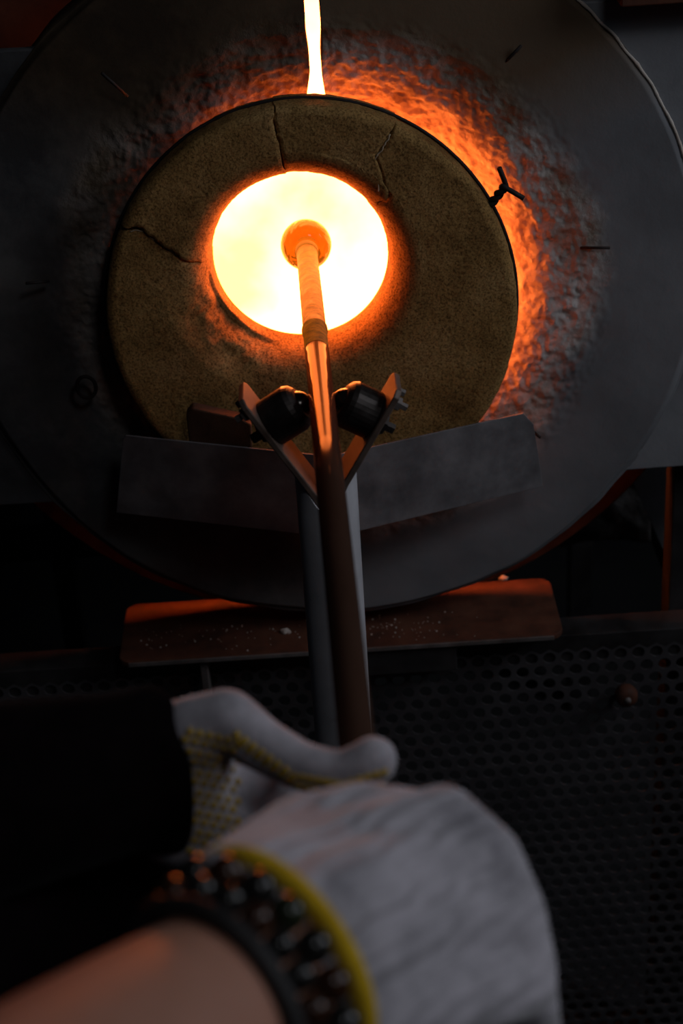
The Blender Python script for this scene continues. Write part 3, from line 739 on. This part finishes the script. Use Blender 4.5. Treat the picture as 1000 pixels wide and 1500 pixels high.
def D(x, y, t, r): return (dep(x, y, t), r)

# --- right arm: frame at the wrist
wc = dep(405, 1415, 0.765)
elbow = dep(-40, 1745, 0.60)
aax = (dep(560, 1330, 0.84) - elbow).normalized()
wdir = (RGT * 0.70 - UPV * 0.71); wdir = (wdir - aax * wdir.dot(aax)).normalized()
ndir = wdir.cross(aax)
if ndir.dot(FWD) > 0: ndir = -ndir
def ering(c, a, b, k, n): t = 2 * pi * k / n; return c + wdir * (a * cos(t)) + ndir * (b * sin(t))
# bare forearm: one continuous body mesh, elbow to inside the glove
def forearm():
    sec = []
    L_ = (wc - elbow).length
    ks = [(-0.06, 0.050, 0.046), (0.0, 0.053, 0.049), (0.25, 0.0515, 0.046), (0.5, 0.048, 0.042), (0.75, 0.0435, 0.037), (0.92, 0.041, 0.0335), (1.05, 0.041, 0.033), (1.2, 0.040, 0.031), (1.35, 0.034, 0.026)]
    vs, fs = [], []; n = 40
    ax_ = (wc - elbow).normalized()
    for f, a, b in ks:
        c = elbow + ax_ * (L_ * f)
        for k in range(n): vs.append(ering(c, a, b, k, n))
    for j in range(len(ks) - 1):
        for k in range(n): k2 = (k + 1) % n; fs.append((j * n + k, j * n + k2, (j + 1) * n + k2, (j + 1) * n + k))
    fs.append(tuple(range(n))[::-1]); fs.append(tuple((len(ks) - 1) * n + k for k in range(n)))
    bm = bmesh.new(); me = bpy.data.meshes.new('f'); me.from_pydata(vs, [], fs); bm.from_mesh(me)
    o = bmobj('forearm', bm, M['skin'], person, True, label='bare right forearm')
    s = o.modifiers.new('sub', 'SUBSURF'); s.levels = 1; s.render_levels = 2
    return o
forearm()
# right glove
def ribbed(src):
    m = src.copy(); m.name = 'white_cotton_rib_knit'; nt = m.node_tree; N = nt.nodes; L = nt.links; b = N['Principled BSDF']
    geo = N.new('ShaderNodeNewGeometry'); nz = N.new('ShaderNodeTexNoise'); nz.inputs['Scale'].default_value = 18; nz.inputs['Detail'].default_value = 2
    L.new(geo.outputs['Position'], nz.inputs['Vector'])
    dt = N.new('ShaderNodeVectorMath'); dt.operation = 'DOT_PRODUCT'; dt.inputs[1].default_value = tuple(wdir); L.new(geo.outputs['Position'], dt.inputs[0])
    ma = N.new('ShaderNodeMath'); ma.operation = 'MULTIPLY_ADD'; ma.inputs[1].default_value = 0.022; L.new(nz.outputs['Fac'], ma.inputs[0]); L.new(dt.outputs['Value'], ma.inputs[2])
    mu = N.new('ShaderNodeMath'); mu.operation = 'MULTIPLY'; mu.inputs[1].default_value = 2 * pi / 0.0105; L.new(ma.outputs[0], mu.inputs[0])
    sn = N.new('ShaderNodeMath'); sn.operation = 'SINE'; L.new(mu.outputs[0], sn.inputs[0])
    old = b.inputs['Normal'].links[0].from_node
    bp_ = N.new('ShaderNodeBump'); bp_.inputs['Strength'].default_value = 0.55; bp_.inputs['Distance'].default_value = 0.0016; L.new(sn.outputs[0], bp_.inputs['Height'])
    L.new(bp_.outputs[0], old.inputs['Normal'])
    return m
M['glove_rib'] = ribbed(M['glove'])
hc = wc + aax * 0.002
def HW(a, b, s, r): return (wc + aax * s + wdir * a + ndir * b, r)
K1, K2, K3, K4 = D(650, 1200, 0.878, 0.0185), D(712, 1258, 0.872, 0.019), D(748, 1338, 0.862, 0.0185), D(766, 1440, 0.850, 0.0175)
def finger(K, dx, zdrop, r):
    k = K[0]; Y = k.y
    pp = pipe_pt(Y)
    p1 = Vector((k.x + dx, Y, k.z - 0.040)); p2 = Vector((pp.x + 0.018, Y, pp.z - 0.030)); p3 = Vector((pp.x - 0.014, Y, pp.z - 0.024))
    return [K, (p1, r), (p2, r * 0.95), (p3, r * 0.85)]
chains = [
    [HW(-0.038, 0.004, 0.0, 0.022), D(480, 1262, 0.845, 0.024), K1],
    [HW(-0.014, 0.012, 0.0, 0.024), D(560, 1290, 0.835, 0.025), K2],
    [HW(0.012, 0.012, 0.0, 0.024), D(610, 1360, 0.825, 0.025), K3],
    [HW(0.036, 0.004, 0.0, 0.022), D(640, 1460, 0.815, 0.024), K4],
    [HW(0.0, -0.006, 0.0, 0.026), D(580, 1400, 0.85, 0.026), D(690, 1360, 0.88, 0.022)],
    [D(480, 1300, 0.85, 0.024), D(640, 1420, 0.845, 0.024)],
    [K1, K2, K3, K4],
    # thumb, folded along the far side of the hand and under the pipe
    [HW(-0.040, -0.004, 0.0, 0.022), D(440, 1225, 0.865, 0.0215), D(530, 1198, 0.885, 0.0195), D(610, 1200, 0.905, 0.0165), D(640, 1235, 0.925, 0.015)],
    finger(K1, 0.012, 0, 0.0135), finger(K2, 0.012, 0, 0.014), finger(K3, 0.011, 0, 0.0135), finger(K4, 0.008, 0, 0.0125),
]
gr = blob('glove', chains, 0.0032, 6, M['glove_rib'], person, 'white cotton glove on the right hand, back of the hand up')
# yellow elastic hem
def ringtube(name, c, a, b, rad, mat, parent, n=64, seg=10, wob=0.0, label=None):
    path = [ering(c + aax * (wob * noise.noise(Vector((k * 0.4, rad * 900, 0)))), a, b, k, n) for k in range(n)]
    return tube(name, path, rad, mat, parent, seg, closed=True, label=label)
ringtube('glove_hem', wc - aax * 0.001, 0.0555, 0.039, 0.0052, M['hem'], gr, label='yellow elastic hem')
# knit sleeve of the glove between the hand and the hem
# bracelets
b1 = empty('bead_bracelet', wc - aax * 0.018, 'bracelet of large dark glossy beads next to the yellow glove hem', 'bracelet')
def bead_ring(parent, c, a, b, rb, mats, tilt=0.0):
    per = pi * (3 * (a + b) - sqrt((3 * a + b) * (a + 3 * b))); n = int(per / (rb * 2.05))
    # equal arc-length spacing
    P = [ering(c, a, b, k, 720) for k in range(721)]; acc = [0]
    for i in range(720): acc.append(acc[-1] + (P[i + 1] - P[i]).length)
    meshes = {}
    for k in range(n):
        s = acc[-1] * k / n; i = next(j for j in range(721) if acc[j] >= s)
        mt = mats[k % len(mats)]
        if mt not in meshes:
            bm = bmesh.new(); bmesh.ops.create_uvsphere(bm, u_segments=16, v_segments=10, radius=rb)
            me = bpy.data.meshes.new('bead'); bm.to_mesh(me); bm.free(); me.materials.append(M[mt]); me.polygons.foreach_set('use_smooth', [True] * len(me.polygons)); meshes[mt] = me
        o = bpy.data.objects.new('bead', meshes[mt]); COL.objects.link(o); o.parent = parent; o.location = P[i] - parent.location + aax * (tilt * cos(2 * pi * k / n))
bead_ring(b1, wc - aax * 0.0195, 0.0535, 0.0405, 0.0085, ['bead_black', 'bead_green', 'bead_black', 'bead_brown'])
b2 = empty('stone_bracelet', wc - aax * 0.034, 'bracelet of smaller brown and black beads between the large beads and the cord', 'bracelet')
bead_ring(b2, wc - aax * 0.0355, 0.0505, 0.0390, 0.0072, ['bead_brown', 'bead_black', 'bead_black'])
o = tube('cord_bracelet', [ering(wc - aax * 0.0495, 0.0480, 0.0390, k, 64) for k in range(64)], 0.0052, M['cord'], None, 10, closed=True)
tag(o, 'plain black cord bracelet on the forearm side of the bead bracelets', 'bracelet')

# --- left hand
chains = [
    # thumb across the top of the pipe
    [D(250, 1090, 1.045, 0.024), D(290, 1072, 1.035, 0.0235), D(332, 1054, 1.028, 0.0195), D(385, 1092, 1.018, 0.0165), D(440, 1122, 1.006, 0.0148), D(500, 1136, 0.998, 0.0142), D(535, 1122, 0.997, 0.0150), D(546, 1114, 0.997, 0.0150)],
    # heel of the hand and palm below
    [D(240, 1085, 1.050, 0.026), D(240, 1160, 1.055, 0.028)], [D(285, 1090, 1.045, 0.025), D(285, 1150, 1.055, 0.026), D(290, 1200, 1.06, 0.026)],
    [D(240, 1130, 1.055, 0.030), D(300, 1150, 1.065, 0.026), D(360, 1165, 1.075, 0.022), D(430, 1185, 1.080, 0.017)],
    [D(240, 1165, 1.055, 0.030), D(310, 1195, 1.065, 0.026), D(380, 1215, 1.075, 0.021), D(440, 1235, 1.080, 0.016)],
    [D(240, 1195, 1.055, 0.028), D(300, 1230, 1.065, 0.024), D(380, 1255, 1.075, 0.019), D(440, 1275, 1.080, 0.015)],
    # fingers curled under and up the far side of the pipe
    [D(430, 1185, 1.080, 0.0165), D(500, 1195, 1.080, 0.0135), D(550, 1195, 1.062, 0.0125), D(548, 1190, 1.035, 0.0115)],
    [D(440, 1235, 1.080, 0.0165), D(510, 1245, 1.078, 0.0135), D(562, 1240, 1.058, 0.0125), D(556, 1235, 1.030, 0.0115)],
    [D(440, 1275, 1.080, 0.0155), D(505, 1290, 1.072, 0.0130), D(560, 1290, 1.050, 0.0120), D(556, 1282, 1.022, 0.0110)],
]
gl = blob('glove', chains, 0.003, 5, M['glove'], person, 'white cotton glove with yellow grip dots, thumb over the pipe')
# rubber grip dots on the palm side
bvh = BVHTree.FromPolygons([v.co.copy() for v in gl.data.vertices], [tuple(p.vertices) for p in gl.data.polygons])
bm = bmesh.new(); cnt = 0
def dot(px, py):
    global cnt
    o_ = CAM; d_ = (dep(px, py, 1.0) - CAM).normalized()
    h = bvh.ray_cast(o_, d_)
    if h[0] is None: return
    n = h[1]
    q = n.to_track_quat('Z', 'Y').to_matrix().to_4x4(); q.translation = h[0]
    bmesh.ops.create_icosphere(bm, subdivisions=1, radius=0.0029, matrix=q @ Matrix.Diagonal((1, 1, 0.45, 1))); cnt += 1
for j in range(13):
    for i in range(16):
        x = 250 + i * 14.0 + (j % 2) * 7; y = 1066 + j * 14.5 + i * 3.0
        # dots stay on the palm side: below the ridge of the thumb
        ridge = 1066 + max(0, (x - 335)) * 0.75 if x > 335 else 1066 - (x - 250) * 0.08 + 8
        if x < 352 and y > ridge: dot(x, y)
for k in range(20):
    x = 346 + k * 12.0
    for off in (0, 14):
        y = (1072 + (x - 340) * 0.72 if x < 430 else 1137 + (x - 430) * 0.18 if x < 500 else 1150 - (x - 500) * 0.30) + off
        if x < 572: dot(x + (6 if off else 0), y)
me = bpy.data.meshes.new('grip_dots'); bm.to_mesh(me); bm.free()
gd = link('grip_dots', me, M['dot'], gl, True, 'yellow rubber grip dots'); gd['kind'] = 'stuff'

# sleeves and top
def sleeve_tube():
    secs = [((262, 1132, 1.050), 0.040, 0.028), ((252, 1130, 1.048), 0.050, 0.035), ((243, 1128, 1.046), 0.0525, 0.038), ((225, 1128, 1.043), 0.0530, 0.038), ((190, 1132, 1.037), 0.0505, 0.038),
            ((120, 1146, 1.022), 0.0525, 0.041), ((40, 1160, 1.006), 0.0560, 0.045), ((-60, 1182, 0.99), 0.0600, 0.050), ((-160, 1205, 0.975), 0.0660, 0.057), ((-240, 1225, 0.965), 0.066, 0.06)]
    ax_ = (dep(252, 1130, 1.048) - dep(-160, 1205, 0.975)).normalized()
    u_ = (UPV - ax_ * UPV.dot(ax_)).normalized(); v_ = ax_.cross(u_)
    n = 48; vs, fs = [], []
    for (x, y, t), a_, b_ in secs:
        c = dep(x, y, t)
        for k in range(n):
            th = 2 * pi * k / n
            wr = 1 + 0.035 * noise.noise(Vector((x * 0.018, cos(th) * 1.5, sin(th) * 1.5)))
            vs.append(c + (u_ * (a_ * cos(th)) + v_ * (b_ * sin(th))) * wr)
    for j in range(len(secs) - 1):
        for k in range(n): k2 = (k + 1) % n; fs.append((j * n + k, j * n + k2, (j + 1) * n + k2, (j + 1) * n + k))
    fs.append(tuple(range(n))[::-1]); fs.append(tuple((len(secs) - 1) * n + k for k in range(n)))
    bm = bmesh.new(); me = bpy.data.meshes.new('s'); me.from_pydata(vs, [], fs); bm.from_mesh(me)
    o = bmobj('sleeve', bm, M['sleeve'], person, True, 'black fleece sleeve on the left arm')
    m_ = o.modifiers.new('sub', 'SUBSURF'); m_.levels = 1; m_.render_levels = 2
    return o
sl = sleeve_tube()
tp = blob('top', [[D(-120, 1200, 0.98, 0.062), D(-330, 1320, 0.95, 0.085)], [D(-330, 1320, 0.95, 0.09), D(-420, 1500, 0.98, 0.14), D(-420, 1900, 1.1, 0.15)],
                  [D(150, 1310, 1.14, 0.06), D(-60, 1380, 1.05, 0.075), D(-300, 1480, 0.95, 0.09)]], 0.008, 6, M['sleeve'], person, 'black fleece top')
